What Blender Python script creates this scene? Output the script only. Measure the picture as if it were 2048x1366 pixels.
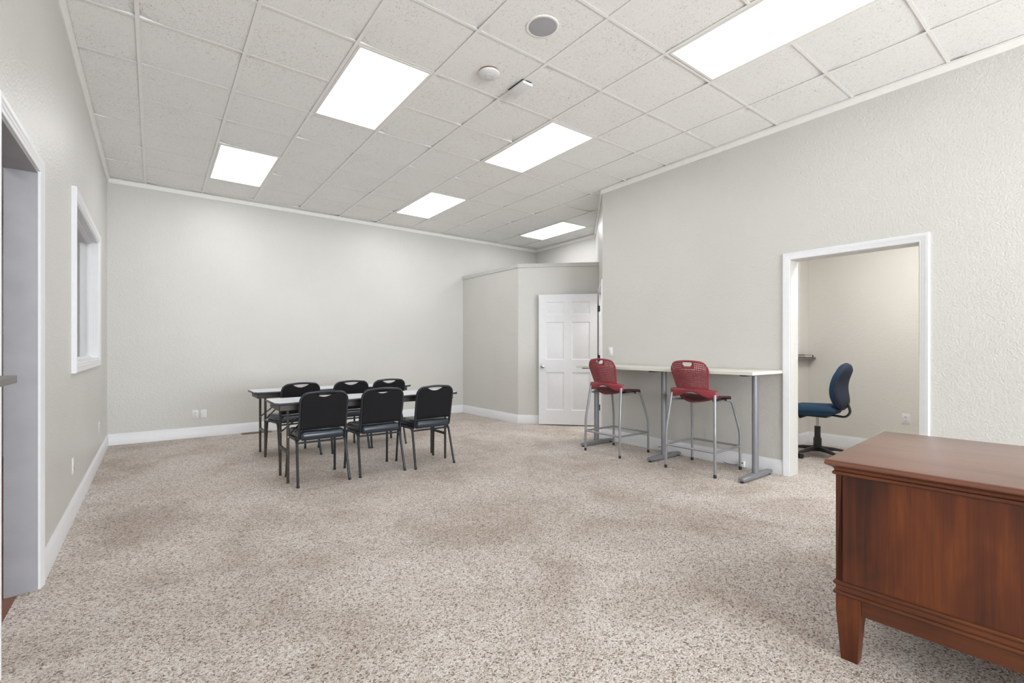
import bpy, bmesh, math, random
from mathutils import Vector, Matrix
R = math.radians
pi = math.pi
rnd = random.Random(7)
for o in list(bpy.data.objects):
    bpy.data.objects.remove(o)
SC = bpy.context.scene
COL = SC.collection

# ------------------------------------------------------------ camera, world, exposure
H = 1.208
cam = bpy.data.cameras.new('camera'); camo = bpy.data.objects.new('camera', cam); COL.objects.link(camo)
cam.sensor_width = 36; cam.lens = 944.5/2048*36; cam.shift_y = 13.3/2048
cam.clip_start = 0.02; cam.clip_end = 100
camo.location = (0, 0, H); camo.rotation_euler = (R(90), 0, -0.6488)
SC.camera = camo
SC.view_settings.view_transform = 'Standard'; SC.view_settings.look = 'None'
SC.view_settings.gamma = 1; SC.view_settings.use_curve_mapping = False
SC.view_settings.exposure = 0.0
W = bpy.data.worlds.new('world'); SC.world = W; W.use_nodes = True
W.node_tree.nodes['Background'].inputs[0].default_value = (0.85, 0.93, 1, 1)
W.node_tree.nodes['Background'].inputs[1].default_value = 1.0
LIGHT = 5.6          # emission of the ceiling light diffusers
FILL = 480.0           # power of the added fill light behind the camera

def fill_light(loc, rot, sx, sy, power, col):
    l = bpy.data.lights.new('fill_light', 'AREA'); l.shape = 'RECTANGLE'; l.size = sx; l.size_y = sy
    l.energy = power; l.color = col
    o = bpy.data.objects.new('fill_light', l); COL.objects.link(o); o.location = loc; o.rotation_euler = rot
fill_light((2.15, -5.54, 1.5), (R(115), 0, 0), 4.4, 1.75, FILL, (0.93, 0.97, 1.0))  # added area light, tilted up to brighten the ceiling from behind the camera

# ------------------------------------------------------------ materials
def new_mat(name):
    m = bpy.data.materials.new(name); m.use_nodes = True
    nt = m.node_tree; b = nt.nodes['Principled BSDF']
    return m, nt, b
def N(nt, t, **kw):
    n = nt.nodes.new(t)
    for k, v in kw.items():
        if k in n.inputs.keys(): n.inputs[k].default_value = v
        else: setattr(n, k, v)
    return n
def ramp(nt, stops):
    n = nt.nodes.new('ShaderNodeValToRGB'); e = n.color_ramp.elements
    while len(e) > 1: e.remove(e[-1])
    e[0].position = stops[0][0]; e[0].color = (*stops[0][1], 1)
    for p, c in stops[1:]:
        x = e.new(p); x.color = (*c, 1)
    return n
def coords(nt, scale=(1, 1, 1)):
    tc = nt.nodes.new('ShaderNodeTexCoord'); mp = nt.nodes.new('ShaderNodeMapping')
    mp.inputs['Scale'].default_value = scale
    nt.links.new(tc.outputs['Object'], mp.inputs[0]); return mp.outputs[0]
def simple(name, col, rough=0.5, metal=0, spec=0.5, noise=0.0, nscale=20, bump=0.0, bscale=200):
    m, nt, b = new_mat(name); L = nt.links
    b.inputs['Roughness'].default_value = rough; b.inputs['Metallic'].default_value = metal
    b.inputs['Specular IOR Level'].default_value = spec
    v = coords(nt)
    n = N(nt, 'ShaderNodeTexNoise', Scale=nscale, Detail=4.0); L.new(v, n.inputs['Vector'])
    a = max(noise, 0.015)
    r = ramp(nt, [(0.3, tuple(c*(1-a) for c in col)), (0.7, tuple(min(1, c*(1+a)) for c in col))])
    L.new(n.outputs[0], r.inputs[0]); L.new(r.outputs[0], b.inputs['Base Color'])
    if bump:
        n2 = N(nt, 'ShaderNodeTexNoise', Scale=bscale, Detail=2.0); L.new(v, n2.inputs['Vector'])
        bp = N(nt, 'ShaderNodeBump', Strength=bump, Distance=0.002)
        L.new(n2.outputs[0], bp.inputs['Height']); L.new(bp.outputs[0], b.inputs['Normal'])
    return m
def wall_mat(name, col, strength=0.5, spec=0.5, rough=0.36):
    m, nt, b = new_mat(name); L = nt.links
    v = coords(nt)
    n = N(nt, 'ShaderNodeTexNoise', Scale=75.0, Detail=3.0, Roughness=0.55); L.new(v, n.inputs['Vector'])
    vo = N(nt, 'ShaderNodeTexNoise', Scale=26.0, Detail=2.0, Distortion=1.2); L.new(v, vo.inputs['Vector'])
    ad = N(nt, 'ShaderNodeMath', operation='ADD'); L.new(n.outputs[0], ad.inputs[0]); L.new(vo.outputs[0], ad.inputs[1])
    bp = N(nt, 'ShaderNodeBump', Strength=strength, Distance=0.004)
    L.new(ad.outputs[0], bp.inputs['Height']); L.new(bp.outputs[0], b.inputs['Normal'])
    n2 = N(nt, 'ShaderNodeTexNoise', Scale=1.3, Detail=4.0); L.new(v, n2.inputs['Vector'])
    r = ramp(nt, [(0.3, tuple(c*0.975 for c in col)), (0.7, tuple(c*1.02 for c in col))])
    L.new(n2.outputs[0], r.inputs[0]); L.new(r.outputs[0], b.inputs['Base Color'])
    b.inputs['Roughness'].default_value = rough; b.inputs['Specular IOR Level'].default_value = spec
    return m
def carpet_mat():
    m, nt, b = new_mat('carpet'); L = nt.links
    v = coords(nt)
    # short twisted tufts: warped voronoi cells, each with its own yarn colour
    nz = N(nt, 'ShaderNodeTexNoise', Scale=60.0, Detail=3.0); L.new(v, nz.inputs['Vector'])
    mx = N(nt, 'ShaderNodeMix', data_type='VECTOR'); mx.inputs[0].default_value = 0.016
    L.new(v, mx.inputs[4]); L.new(nz.outputs['Color'], mx.inputs[5])
    vor = N(nt, 'ShaderNodeTexVoronoi', Scale=175.0); L.new(mx.outputs[1], vor.inputs['Vector'])
    sep = N(nt, 'ShaderNodeSeparateColor'); L.new(vor.outputs['Color'], sep.inputs[0])
    r = ramp(nt, [(0.0, (0.18, 0.13, 0.10)), (0.13, (0.38, 0.305, 0.255)), (0.30, (0.62, 0.535, 0.475)), (0.55, (0.77, 0.70, 0.645)), (0.8, (0.86, 0.81, 0.765)), (1.0, (0.91, 0.87, 0.84))])
    L.new(sep.outputs[0], r.inputs[0])
    # broad patches where the pile lies differently, its shading put into the colour
    v2 = coords(nt, (1, 1, 1))
    big = N(nt, 'ShaderNodeTexNoise', Scale=1.35, Detail=6.0, Roughness=0.66, Distortion=0.5); L.new(v2, big.inputs['Vector'])
    r2 = ramp(nt, [(0.35, (0.79, 0.735, 0.69)), (0.51, (0.98, 0.96, 0.94)), (0.66, (1.10, 1.10, 1.11))]); L.new(big.outputs[0], r2.inputs[0])
    mul = N(nt, 'ShaderNodeMix', data_type='RGBA', blend_type='MULTIPLY'); mul.inputs[0].default_value = 1.0
    L.new(r.outputs[0], mul.inputs[6]); L.new(r2.outputs[0], mul.inputs[7])
    L.new(mul.outputs[2], b.inputs['Base Color'])
    b.inputs['Roughness'].default_value = 1.0; b.inputs['Specular IOR Level'].default_value = 0.05
    b.inputs['Sheen Weight'].default_value = 0.15
    inv = N(nt, 'ShaderNodeMath', operation='MULTIPLY_ADD'); inv.inputs[1].default_value = -60.0; inv.inputs[2].default_value = 1.0
    L.new(vor.outputs['Distance'], inv.inputs[0])
    ad = N(nt, 'ShaderNodeMath', operation='ADD'); L.new(inv.outputs[0], ad.inputs[0]); L.new(big.outputs[0], ad.inputs[1])
    bp = N(nt, 'ShaderNodeBump', Strength=0.5, Distance=0.005)
    L.new(ad.outputs[0], bp.inputs['Height']); L.new(bp.outputs[0], b.inputs['Normal'])
    return m
def tile_mat():
    m, nt, b = new_mat('ceiling_tile'); L = nt.links
    v = coords(nt)
    # worm-shaped fissures and pin holes
    n = N(nt, 'ShaderNodeTexNoise', Scale=85.0, Detail=3.0, Distortion=2.2); L.new(v, n.inputs['Vector'])
    vo = N(nt, 'ShaderNodeTexVoronoi', Scale=140.0); L.new(v, vo.inputs['Vector'])
    a = ramp(nt, [(0.345, (0.36, 0.34, 0.30)), (0.395, (1, 1, 1))]); L.new(n.outputs[0], a.inputs[0])
    c = ramp(nt, [(0.06, (0.45, 0.42, 0.38)), (0.10, (1, 1, 1))]); L.new(vo.outputs['Distance'], c.inputs[0])
    patch = N(nt, 'ShaderNodeTexNoise', Scale=2.2, Detail=3.0); L.new(v, patch.inputs['Vector'])
    pr = ramp(nt, [(0.40, (0, 0, 0)), (0.65, (1, 1, 1))]); L.new(patch.outputs[0], pr.inputs[0])
    mul = N(nt, 'ShaderNodeMix', data_type='RGBA', blend_type='MULTIPLY'); mul.inputs[0].default_value = 1.0
    L.new(a.outputs[0], mul.inputs[6]); L.new(c.outputs[0], mul.inputs[7])
    mm = N(nt, 'ShaderNodeMapRange'); mm.inputs[3].default_value = 0.45; mm.inputs[4].default_value = 0.95
    L.new(pr.outputs[0], mm.inputs[0])
    mix = N(nt, 'ShaderNodeMix', data_type='RGBA'); mix.inputs[6].default_value = (1, 1, 1, 1)
    L.new(mm.outputs[0], mix.inputs[0]); L.new(mul.outputs[2], mix.inputs[7])
    base = N(nt, 'ShaderNodeMix', data_type='RGBA', blend_type='MULTIPLY'); base.inputs[0].default_value = 1.0
    base.inputs[6].default_value = (0.95, 0.948, 0.935, 1); L.new(mix.outputs[2], base.inputs[7])
    L.new(base.outputs[2], b.inputs['Base Color'])
    b.inputs['Roughness'].default_value = 0.95; b.inputs['Specular IOR Level'].default_value = 0.1
    bp = N(nt, 'ShaderNodeBump', Strength=0.3, Distance=0.002)
    L.new(n.outputs[0], bp.inputs['Height']); L.new(bp.outputs[0], b.inputs['Normal'])
    return m
def wood_mat(name, axis, dark, mid, light, rough=0.3, coat=0.3, scale=1.0, spec=0.4):
    m, nt, b = new_mat(name); L = nt.links
    s = [22*scale, 22*scale, 22*scale]; s[axis] = 0.9*scale
    v = coords(nt, tuple(s))
    n = N(nt, 'ShaderNodeTexNoise', Scale=1.0, Detail=7.0, Roughness=0.62, Distortion=0.4); L.new(v, n.inputs['Vector'])
    s3 = [3.2, 3.2, 3.2]; s3[axis] = 1.4
    v3 = coords(nt, tuple(s3))
    n3 = N(nt, 'ShaderNodeTexNoise', Scale=1.6, Detail=3.0, Distortion=0.6); L.new(v3, n3.inputs['Vector'])
    av = N(nt, 'ShaderNodeMix', data_type='FLOAT'); av.inputs[0].default_value = 0.55
    L.new(n.outputs[0], av.inputs[2]); L.new(n3.outputs[0], av.inputs[3])
    r = ramp(nt, [(0.33, dark), (0.5, mid), (0.66, light)]); L.new(av.outputs[0], r.inputs[0])
    s2 = [160, 160, 160]; s2[axis] = 5
    v2 = coords(nt, tuple(s2)); n2 = N(nt, 'ShaderNodeTexNoise', Scale=1.0, Detail=3.0); L.new(v2, n2.inputs['Vector'])
    r2 = ramp(nt, [(0.35, (0.82, 0.80, 0.78)), (0.6, (1, 1, 1))]); L.new(n2.outputs[0], r2.inputs[0])
    mul = N(nt, 'ShaderNodeMix', data_type='RGBA', blend_type='MULTIPLY'); mul.inputs[0].default_value = 0.8
    L.new(r.outputs[0], mul.inputs[6]); L.new(r2.outputs[0], mul.inputs[7]); L.new(mul.outputs[2], b.inputs['Base Color'])
    b.inputs['Specular IOR Level'].default_value = spec
    b.inputs['Roughness'].default_value = rough; b.inputs['Coat Weight'].default_value = coat; b.inputs['Coat Roughness'].default_value = 0.2
    return m
def emit_mat(name, col, s):
    m, nt, b = new_mat(name)
    b.inputs['Base Color'].default_value = (0.9, 0.9, 0.9, 1)
    b.inputs['Emission Color'].default_value = (*col, 1); b.inputs['Emission Strength'].default_value = s
    return m
M = {}
M['wall'] = wall_mat('beige_wall_paint', (0.64, 0.632, 0.603), 0.75)
M['wall_office'] = wall_mat('office_wall_paint', (0.74, 0.72, 0.68))
M['jamb_grey'] = simple('scuffed_grey_jamb_paint', (0.37, 0.37, 0.40), 0.5, noise=0.06, nscale=9)
M['trim'] = simple('white_trim_paint', (0.80, 0.81, 0.835), 0.35, noise=0.01)
M['ctrim'] = simple('ceiling_trim_paint', (0.88, 0.875, 0.845), 0.5, noise=0.02)
M['grid'] = simple('ceiling_grid_metal', (0.95, 0.945, 0.92), 0.5, noise=0.02)
M['cap'] = simple('grey_cap_paint', (0.62, 0.62, 0.60), 0.45, noise=0.03)
M['tile'] = tile_mat()
M['dark'] = simple('dark_backing', (0.05, 0.045, 0.04), 0.9)
M['carpet'] = carpet_mat()
M['woodfloor'] = wood_mat('red_brown_floor_wood', 1, (0.16, 0.06, 0.03), (0.26, 0.10, 0.055), (0.34, 0.15, 0.08), 0.35, 0.2)
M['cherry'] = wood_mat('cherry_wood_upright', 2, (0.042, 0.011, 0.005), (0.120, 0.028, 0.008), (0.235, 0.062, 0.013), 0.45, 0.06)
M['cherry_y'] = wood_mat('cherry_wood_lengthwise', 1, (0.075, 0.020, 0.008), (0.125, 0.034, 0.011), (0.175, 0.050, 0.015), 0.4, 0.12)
M['cherry_top'] = wood_mat('cherry_wood_top', 1, (0.14, 0.050, 0.028), (0.19, 0.070, 0.040), (0.235, 0.092, 0.054), 0.33, 0.5)  # lighter, pinker base: reflected light on the top put into the colour
M['door'] = simple('white_door_paint', (0.78, 0.79, 0.82), 0.4, noise=0.01)
M['black_tube'] = simple('charcoal_powder_coat', (0.019, 0.023, 0.030), 0.36, noise=0.1)
M['brown_tube'] = simple('dark_bronze_tube', (0.050, 0.044, 0.038), 0.4, noise=0.1)
M['vinyl'] = simple('black_vinyl', (0.011, 0.022, 0.037), 0.28, spec=0.9, bump=0.12, bscale=260)
M['black_fabric'] = simple('black_back_fabric', (0.013, 0.013, 0.015), 0.85, spec=0.2, bump=0.2, bscale=500)
M['laminate'] = simple('pale_grey_laminate', (0.66, 0.68, 0.72), 0.3, noise=0.03, nscale=60)
M['tedge'] = simple('dark_table_edge', (0.045, 0.048, 0.062), 0.4)
M['apron'] = simple('dark_brown_apron', (0.060, 0.052, 0.044), 0.5)
M['hightop'] = simple('off_white_laminate', (0.72, 0.705, 0.65), 0.35, noise=0.015)
M['grey_metal'] = simple('grey_powder_coat_column', (0.235, 0.245, 0.265), 0.38, metal=0.25, noise=0.03)
M['silver'] = simple('silver_tube', (0.33, 0.34, 0.36), 0.36, metal=0.45, noise=0.02)
M['steel'] = simple('brushed_steel', (0.55, 0.54, 0.52), 0.25, metal=1.0)
M['blackp'] = simple('black_plastic', (0.018, 0.018, 0.02), 0.42, noise=0.05)
M['red'] = simple('red_plastic', (0.27, 0.038, 0.050), 0.38, noise=0.03)
M['redseat'] = simple('dark_red_plastic', (0.11, 0.012, 0.017), 0.4, noise=0.03)
M['blue'] = simple('navy_blue_upholstery', (0.020, 0.060, 0.125), 0.7, spec=0.3, noise=0.12, nscale=150, bump=0.35, bscale=700)
M['blueback'] = simple('grey_blue_back_upholstery', (0.035, 0.048, 0.078), 0.8, spec=0.3, noise=0.12, nscale=150, bump=0.35, bscale=700)
M['piping'] = simple('blue_piping', (0.012, 0.025, 0.055), 0.7)
M['plate'] = simple('white_plastic_plate', (0.80, 0.80, 0.81), 0.3)
M['slot'] = simple('dark_slot', (0.03, 0.03, 0.03), 0.6)
M['ledge'] = simple('grey_laminate_ledge', (0.17, 0.165, 0.155), 0.45, noise=0.05)
M['grille'] = simple('grey_speaker_grille', (0.42, 0.42, 0.45), 0.6, bump=0.3, bscale=900)
M['paper'] = simple('paper', (0.75, 0.68, 0.62), 0.7)
M['vent'] = simple('brown_register_metal', (0.20, 0.145, 0.11), 0.5)
M['cable'] = simple('blue_cable', (0.06, 0.11, 0.30), 0.5)
M['gap'] = simple('gap_shadow_brown', (0.16, 0.08, 0.05), 0.8)
M['lens_far'] = emit_mat('lit_diffuser_boosted', (0.99, 0.99, 0.995), LIGHT*1.75)  # boosted to lift the light in the far half of the room
M['lens_mid'] = emit_mat('lit_diffuser_bright', (0.99, 0.99, 0.995), LIGHT*1.25)  # boosted a little to even the light
M['lens_low'] = emit_mat('lit_diffuser_lowered', (0.99, 0.99, 0.995), LIGHT*0.35)  # lowered to hold back the light near the camera
M['lens'] = emit_mat('lit_diffuser', (0.99, 0.99, 0.995), LIGHT)
M['lens_dim'] = emit_mat('lit_side_room_diffuser_dim', (1.0, 0.975, 0.94), LIGHT*1.1)
M['lens_side'] = emit_mat('lit_side_room_diffuser', (1.0, 0.975, 0.94), LIGHT*3.5)
def glass_mat():
    m, nt, b = new_mat('window_glass')
    b.inputs['Transmission Weight'].default_value = 1; b.inputs['Roughness'].default_value = 0.0
    b.inputs['IOR'].default_value = 1.02; b.inputs['Base Color'].default_value = (0.97, 0.98, 0.98, 1)
    return m
M['glass'] = glass_mat()

# ------------------------------------------------------------ mesh builder
class MB:
    def __init__(s): s.v = []; s.f = []
    def add(s, vs, fs):
        b = len(s.v); s.v += [tuple(p) for p in vs]; s.f += [tuple(i+b for i in f) for f in fs]; return s
    def box(s, x0, x1, y0, y1, z0, z1):
        vs = [(x, y, z) for z in (z0, z1) for y in (y0, y1) for x in (x0, x1)]
        return s.add(vs, [(0, 2, 3, 1), (4, 5, 7, 6), (0, 1, 5, 4), (2, 6, 7, 3), (0, 4, 6, 2), (1, 3, 7, 5)])
    def obox(s, c, ax, ay, az, hx, hy, hz):
        c = Vector(c); ax, ay, az = (Vector(a).normalized() for a in (ax, ay, az))
        vs = [c+ax*hx*i+ay*hy*j+az*hz*k for k in (-1, 1) for j in (-1, 1) for i in (-1, 1)]
        return s.add(vs, [(0, 2, 3, 1), (4, 5, 7, 6), (0, 1, 5, 4), (2, 6, 7, 3), (0, 4, 6, 2), (1, 3, 7, 5)])
    def rbox(s, c, size, r, n=5, fn=None):
        # rounded box, n odd cells per edge; fn warps the local point
        h = [max(a/2-r, 0.0) for a in size]; idx = {}; vs = []; fs = []
        def vid(i, j, k):
            key = (i, j, k)
            if key not in idx:
                p = Vector([math.tan((2*a/n-1)*pi/4) for a in key]); d = p.normalized()
                q = [d[a]*r+(h[a] if p[a] > 0 else -h[a]) for a in range(3)]
                if fn: q = fn(*q)
                idx[key] = len(vs); vs.append((q[0]+c[0], q[1]+c[1], q[2]+c[2]))
            return idx[key]
        for i in range(n):
            for j in range(n):
                for k in (0, n):
                    a = [(i, j, k), (i+1, j, k), (i+1, j+1, k), (i, j+1, k)]
                    for perm in range(3):
                        q = [tuple(t[(m-perm) % 3] for m in range(3)) for t in a]
                        if k == 0: q = q[::-1]
                        fs.append([vid(*t) for t in q])
        return s.add(vs, fs)
    def tube(s, path, r, n=10, sx=1.0, up=(0, 0, 1), cap=True, closed=False):
        P = [Vector(p) for p in path]; m = len(P); vs = []; fs = []
        prev = None
        for i, p in enumerate(P):
            if closed: t = (P[(i+1) % m]-P[i-1])
            else: t = (P[min(i+1, m-1)]-P[max(i-1, 0)])
            t.normalize()
            if prev is None:
                u = Vector(up)
                if abs(u.dot(t)) > 0.98: u = Vector((1, 0, 0)) if abs(t.x) < 0.9 else Vector((0, 1, 0))
                a = (u-t*u.dot(t)).normalized()
            else:
                a = (prev-t*prev.dot(t)).normalized()
            prev = a; bb = t.cross(a)
            rr = r[i] if isinstance(r, (list, tuple)) else r
            for k in range(n):
                th = 2*pi*k/n
                vs.append(p+a*math.cos(th)*rr*sx+bb*math.sin(th)*rr)
        for i in range(m if closed else m-1):
            j = (i+1) % m
            for k in range(n):
                k2 = (k+1) % n
                fs.append((i*n+k, i*n+k2, j*n+k2, j*n+k))
        if cap and not closed:
            fs.append(tuple(range(n))[::-1]); fs.append(tuple((m-1)*n+k for k in range(n)))
        return s.add(vs, fs)
    def lathe(s, prof, n=32, c=(0, 0, 0), axis=2):
        vs = []; fs = []
        for (r, z) in prof:
            for k in range(n):
                th = 2*pi*k/n
                p = [r*math.cos(th), r*math.sin(th), z]
                if axis == 0: p = [z, r*math.cos(th), r*math.sin(th)]
                if axis == 1: p = [r*math.sin(th), z, r*math.cos(th)]
                vs.append((p[0]+c[0], p[1]+c[1], p[2]+c[2]))
        for i in range(len(prof)-1):
            for k in range(n):
                k2 = (k+1) % n
                fs.append((i*n+k, i*n+k2, (i+1)*n+k2, (i+1)*n+k))
        fs.append(tuple(range(n))[::-1]); fs.append(tuple((len(prof)-1)*n+k for k in range(n)))
        return s.add(vs, fs)
    def loft(s, secs, cap=True, closed=True):
        n = len(secs[0]); vs = [p for sec in secs for p in sec]; fs = []
        for i in range(len(secs)-1):
            for k in range(n if closed else n-1):
                k2 = (k+1) % n
                fs.append((i*n+k, i*n+k2, (i+1)*n+k2, (i+1)*n+k))
        if cap:
            fs.append(tuple(range(n))[::-1]); fs.append(tuple((len(secs)-1)*n+k for k in range(n)))
        return s.add(vs, fs)
    def rects(s, x0, x1, y0, y1, prof):
        return s.loft([[(x0-o, y0-o, z), (x1+o, y0-o, z), (x1+o, y1+o, z), (x0-o, y1+o, z)] for o, z in prof])
    def prism(s, outline, thick, fr):
        # outline of (a,b); fr maps (a,b,t) to a point, t = 0..thick
        n = len(outline)
        vs = [fr(a, b, 0) for a, b in outline]+[fr(a, b, thick) for a, b in outline]
        fs = [tuple(range(n))[::-1], tuple(range(n, 2*n))]+[(k, (k+1) % n, n+(k+1) % n, n+k) for k in range(n)]
        return s.add(vs, fs)
    def grid(s, fn, nu, nv):
        vs = [fn(i/nu, j/nv) for j in range(nv+1) for i in range(nu+1)]
        fs = [(j*(nu+1)+i, j*(nu+1)+i+1, (j+1)*(nu+1)+i+1, (j+1)*(nu+1)+i) for j in range(nv) for i in range(nu)]
        return s.add(vs, fs)
    def sweep(s, pts, prof, closed=False):
        # moulding: pts = floor polyline (x,y); prof = (offset to the left of travel, z); mitred corners
        P = [Vector(p) for p in pts]; m = len(P); secs = []
        for i in range(m):
            d0 = (P[i]-P[i-1]).normalized() if (i > 0 or closed) else (P[1]-P[0]).normalized()
            d1 = (P[(i+1) % m]-P[i]).normalized() if (i < m-1 or closed) else d0
            n0 = Vector((-d0.y, d0.x)); n1 = Vector((-d1.y, d1.x)); b = (n0+n1).normalized(); k = 1/max(0.3, b.dot(n0))
            secs.append([(P[i].x+b.x*k*o, P[i].y+b.y*k*o, z) for o, z in prof])
        if closed: secs.append(secs[0])
        return s.loft(secs, cap=not closed)
    def build(s, name, mat, parent=None, smooth=35, bevel=0, solid=0, subsurf=0):
        me = bpy.data.meshes.new(name); me.from_pydata(s.v, [], s.f); me.update()
        bm = bmesh.new(); bm.from_mesh(me); bmesh.ops.remove_doubles(bm, verts=bm.verts, dist=1e-6)
        if not solid: bmesh.ops.recalc_face_normals(bm, faces=bm.faces)
        bm.to_mesh(me); bm.free()
        me.materials.append(mat)
        if smooth:
            me.polygons.foreach_set('use_smooth', [True]*len(me.polygons)); me.set_sharp_from_angle(angle=R(smooth))
        o = bpy.data.objects.new(name, me); COL.objects.link(o)
        if parent: o.parent = parent
        if solid:
            md = o.modifiers.new('solidify', 'SOLIDIFY'); md.thickness = solid; md.offset = 0
        if bevel:
            md = o.modifiers.new('bevel', 'BEVEL'); md.width = bevel; md.segments = 2; md.limit_method = 'ANGLE'; md.angle_limit = R(40)
        return o
def fillet(pts, r, n=5):
    P = [Vector(p) for p in pts]; out = [P[0]]
    for i in range(1, len(P)-1):
        a = P[i-1]-P[i]; b = P[i+1]-P[i]; rr = r[i-1] if isinstance(r, (list, tuple)) else r
        l = min(rr, a.length*0.49, b.length*0.49)
        p0 = P[i]+a.normalized()*l; p1 = P[i]+b.normalized()*l
        for k in range(n+1):
            t = k/n; out.append(p0*(1-t)**2+P[i]*2*t*(1-t)+p1*t*t)
    out.append(P[-1]); return out
def tag(o, label=None, cat=None, group=None, kind=None):
    if label: o['label'] = label
    if cat: o['category'] = cat
    if group: o['group'] = group
    if kind: o['kind'] = kind
    return o
def empty(name, loc, rz=0, **kw):
    o = bpy.data.objects.new(name, None); COL.objects.link(o); o.empty_display_size = 0.1
    o.location = loc; o.rotation_euler = (0, 0, rz); return tag(o, **kw)
def struct(name, mb, mat, label, cat, **kw):
    return tag(mb.build(name, mat, **kw), label, cat, kind='structure')
def kids(o): return [c for c in bpy.data.objects if c.parent == o]
def copy_tree(o, parent=None):
    c = o.copy(); COL.objects.link(c); c.parent = parent
    for ch in kids(o): copy_tree(ch, c)
    return c

# ------------------------------------------------------------ room shell
T = 0.6096
XL, XR, YF, XE, YB = -0.4627, 4.773, 7.684, 6.463, -5.5
def cz(x, y): return 3.374-0.0033*x-0.0076*y
TOP = 3.46
def gx(k): return (k+0.8595)*T
def gy(k): return (k+0.3822)*T

def wall_x(xf, xb, y0, y1, z1, holes=(), z0=0.0):
    # wall in a plane x = const, from face xf to back xb, with rectangular holes (y0,y1,z0,z1)
    mb = MB(); a, b = sorted((xf, xb)); hs = sorted(holes); y = y0
    for h in hs:
        mb.box(a, b, y, h[0], z0, z1)
        if h[2] > z0: mb.box(a, b, h[0], h[1], z0, h[2])
        mb.box(a, b, h[0], h[1], h[3], z1); y = h[1]
    mb.box(a, b, y, y1, z0, z1); return mb
DL = (2.555, 3.312, 0.0, 2.088)        # left doorway
WL = (4.592, 6.378, 1.102, 2.282)         # left window
struct('wall_left', wall_x(XL, -0.580, YB, YF+0.12, TOP, [DL, WL]), M['wall'], 'long beige textured wall at left with a doorway and an interior window', 'wall')
struct('wall_far', MB().box(XL-0.12, XE+0.12, YF, YF+0.12, 0, TOP), M['wall'], 'wide beige textured wall facing the camera behind the folding tables', 'wall')
DR = (1.022, 1.957, 0.0, 2.036)
struct('wall_right', wall_x(XR, 4.936, YB, 4.294, TOP, [DR]), M['wall'], 'tall beige textured wall at right with the opening to the small office', 'wall')
# angled wall from the end of the right wall to the far alcove, with the door opening
mb = MB(); A = Vector((XR, 4.294)); dv = Vector((1, 1)).normalized(); nv = Vector((1, -1)).normalized()
def seg(mb, s0, s1, z0, z1, t0=0.0, t1=0.12):
    p = [A+dv*s0+nv*t0, A+dv*s1+nv*t0, A+dv*s1+nv*t1, A+dv*s0+nv*t1]
    mb.loft([[(q.x, q.y, z0) for q in p], [(q.x, q.y, z1) for q in p]])
seg(mb, 0, 0.065, 0, TOP); seg(mb, 0.065, 0.985, 2.06, TOP); seg(mb, 0.985, 2.39, 0, TOP)
struct('wall_angled', mb, M['wall'], 'narrow angled beige wall that holds the white six-panel door', 'wall')
struct('wall_alcove', MB().box(XE, XE+0.12, 5.9, YF, 0, TOP), M['wall'], 'upper beige wall of the alcove seen over the partial-height wall', 'wall')
struct('wall_back', MB().box(XL-0.12, -0.1, YB-0.12, YB, 0, TOP).box(4.4, 4.936, YB-0.12, YB, 0, TOP).box(-0.1, 4.4, YB-0.12, YB, 0, 0.55).box(-0.1, 4.4, YB-0.12, YB, 2.45, TOP), M['wall'], 'unseen beige wall behind the camera with a wide opening added for the fill light', 'wall')  # opening made up to let in the added fill light
# partial height wall
S0 = Vector((4.66, YF)); S1 = Vector((4.66, 5.98)); S2 = Vector((5.565, 5.075))
def stub(o0, o1, z0, z1):
    pr = [(o0, z0), (o1, z0), (o1, z1), (o0, z1)]
    return MB().sweep([S0, S1, S2], pr)
struct('wall_partial', stub(0, 0.115, 0, 2.502), M['wall'], 'partial-height beige wall with one bend, behind the open white door', 'wall')
struct('trim_1', MB().sweep([S0, S1, S2], [(-0.014, 2.50), (0.13, 2.50), (0.13, 2.556), (-0.020, 2.556), (-0.022, 2.545), (-0.018, 2.538), (-0.018, 2.512)]), M['cap'], 'pale grey wooden cap along the top of the partial-height wall', 'cap trim')

# floor
struct('floor', MB().box(-0.532, 7.0, YB, YF+0.05, -0.03, 0.0), M['carpet'], 'speckled beige brown carpet over the whole room', 'carpet floor')
struct('floor_wood', MB().box(-2.6, -0.533, YB, YF+0.05, -0.03, -0.006), M['woodfloor'], 'red brown wood floor just inside the left doorway', 'wood floor')

# ceiling: lay-in tiles, each a slightly lifted sheet; openings where fixtures sit
LIGHTS = [(1, 5), (0, 9), (4, 5), (4, 9), (8, 9), (4, 1), (0, -3), (4, -3), (0, -7), (4, -7)]
skip = set()
for (i, j) in LIGHTS: skip |= {(i, j), (i, j+1)}
mb = MB()
for i in range(-2, 11):
    for j in range(-11, 13):
        if (i, j) in skip: continue
        x0, x1, y0, y1 = max(gx(i), XL), min(gx(i+1), XE+0.02), max(gy(j), YB), min(gy(j+1), YF)
        if x0 >= x1 or y0 >= y1: continue
        if x0 > XR and y1 < 4.2: continue
        x0 += 0.004; x1 -= 0.004; y0 += 0.004; y1 -= 0.004
        lift = [rnd.choice((0, 0, 0.001, 0.004, 0.009, 0.015)) for _ in range(4)]
        def fn(u, v):
            x = x0+(x1-x0)*u; y = y0+(y1-y0)*v; z = cz(x, y)+0.0064
            for q, (a, b) in enumerate(((x0, y0), (x1, y0), (x0, y1), (x1, y1))):
                z += lift[q]*math.exp(-math.hypot(x-a, y-b)/0.075)
            return (x, y, z)
        mb.grid(fn, 6, 6)
struct('ceiling', mb, M['tile'], 'suspended ceiling of white fissured square tiles', 'ceiling', solid=0.008, smooth=0)
mb = MB()
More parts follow.
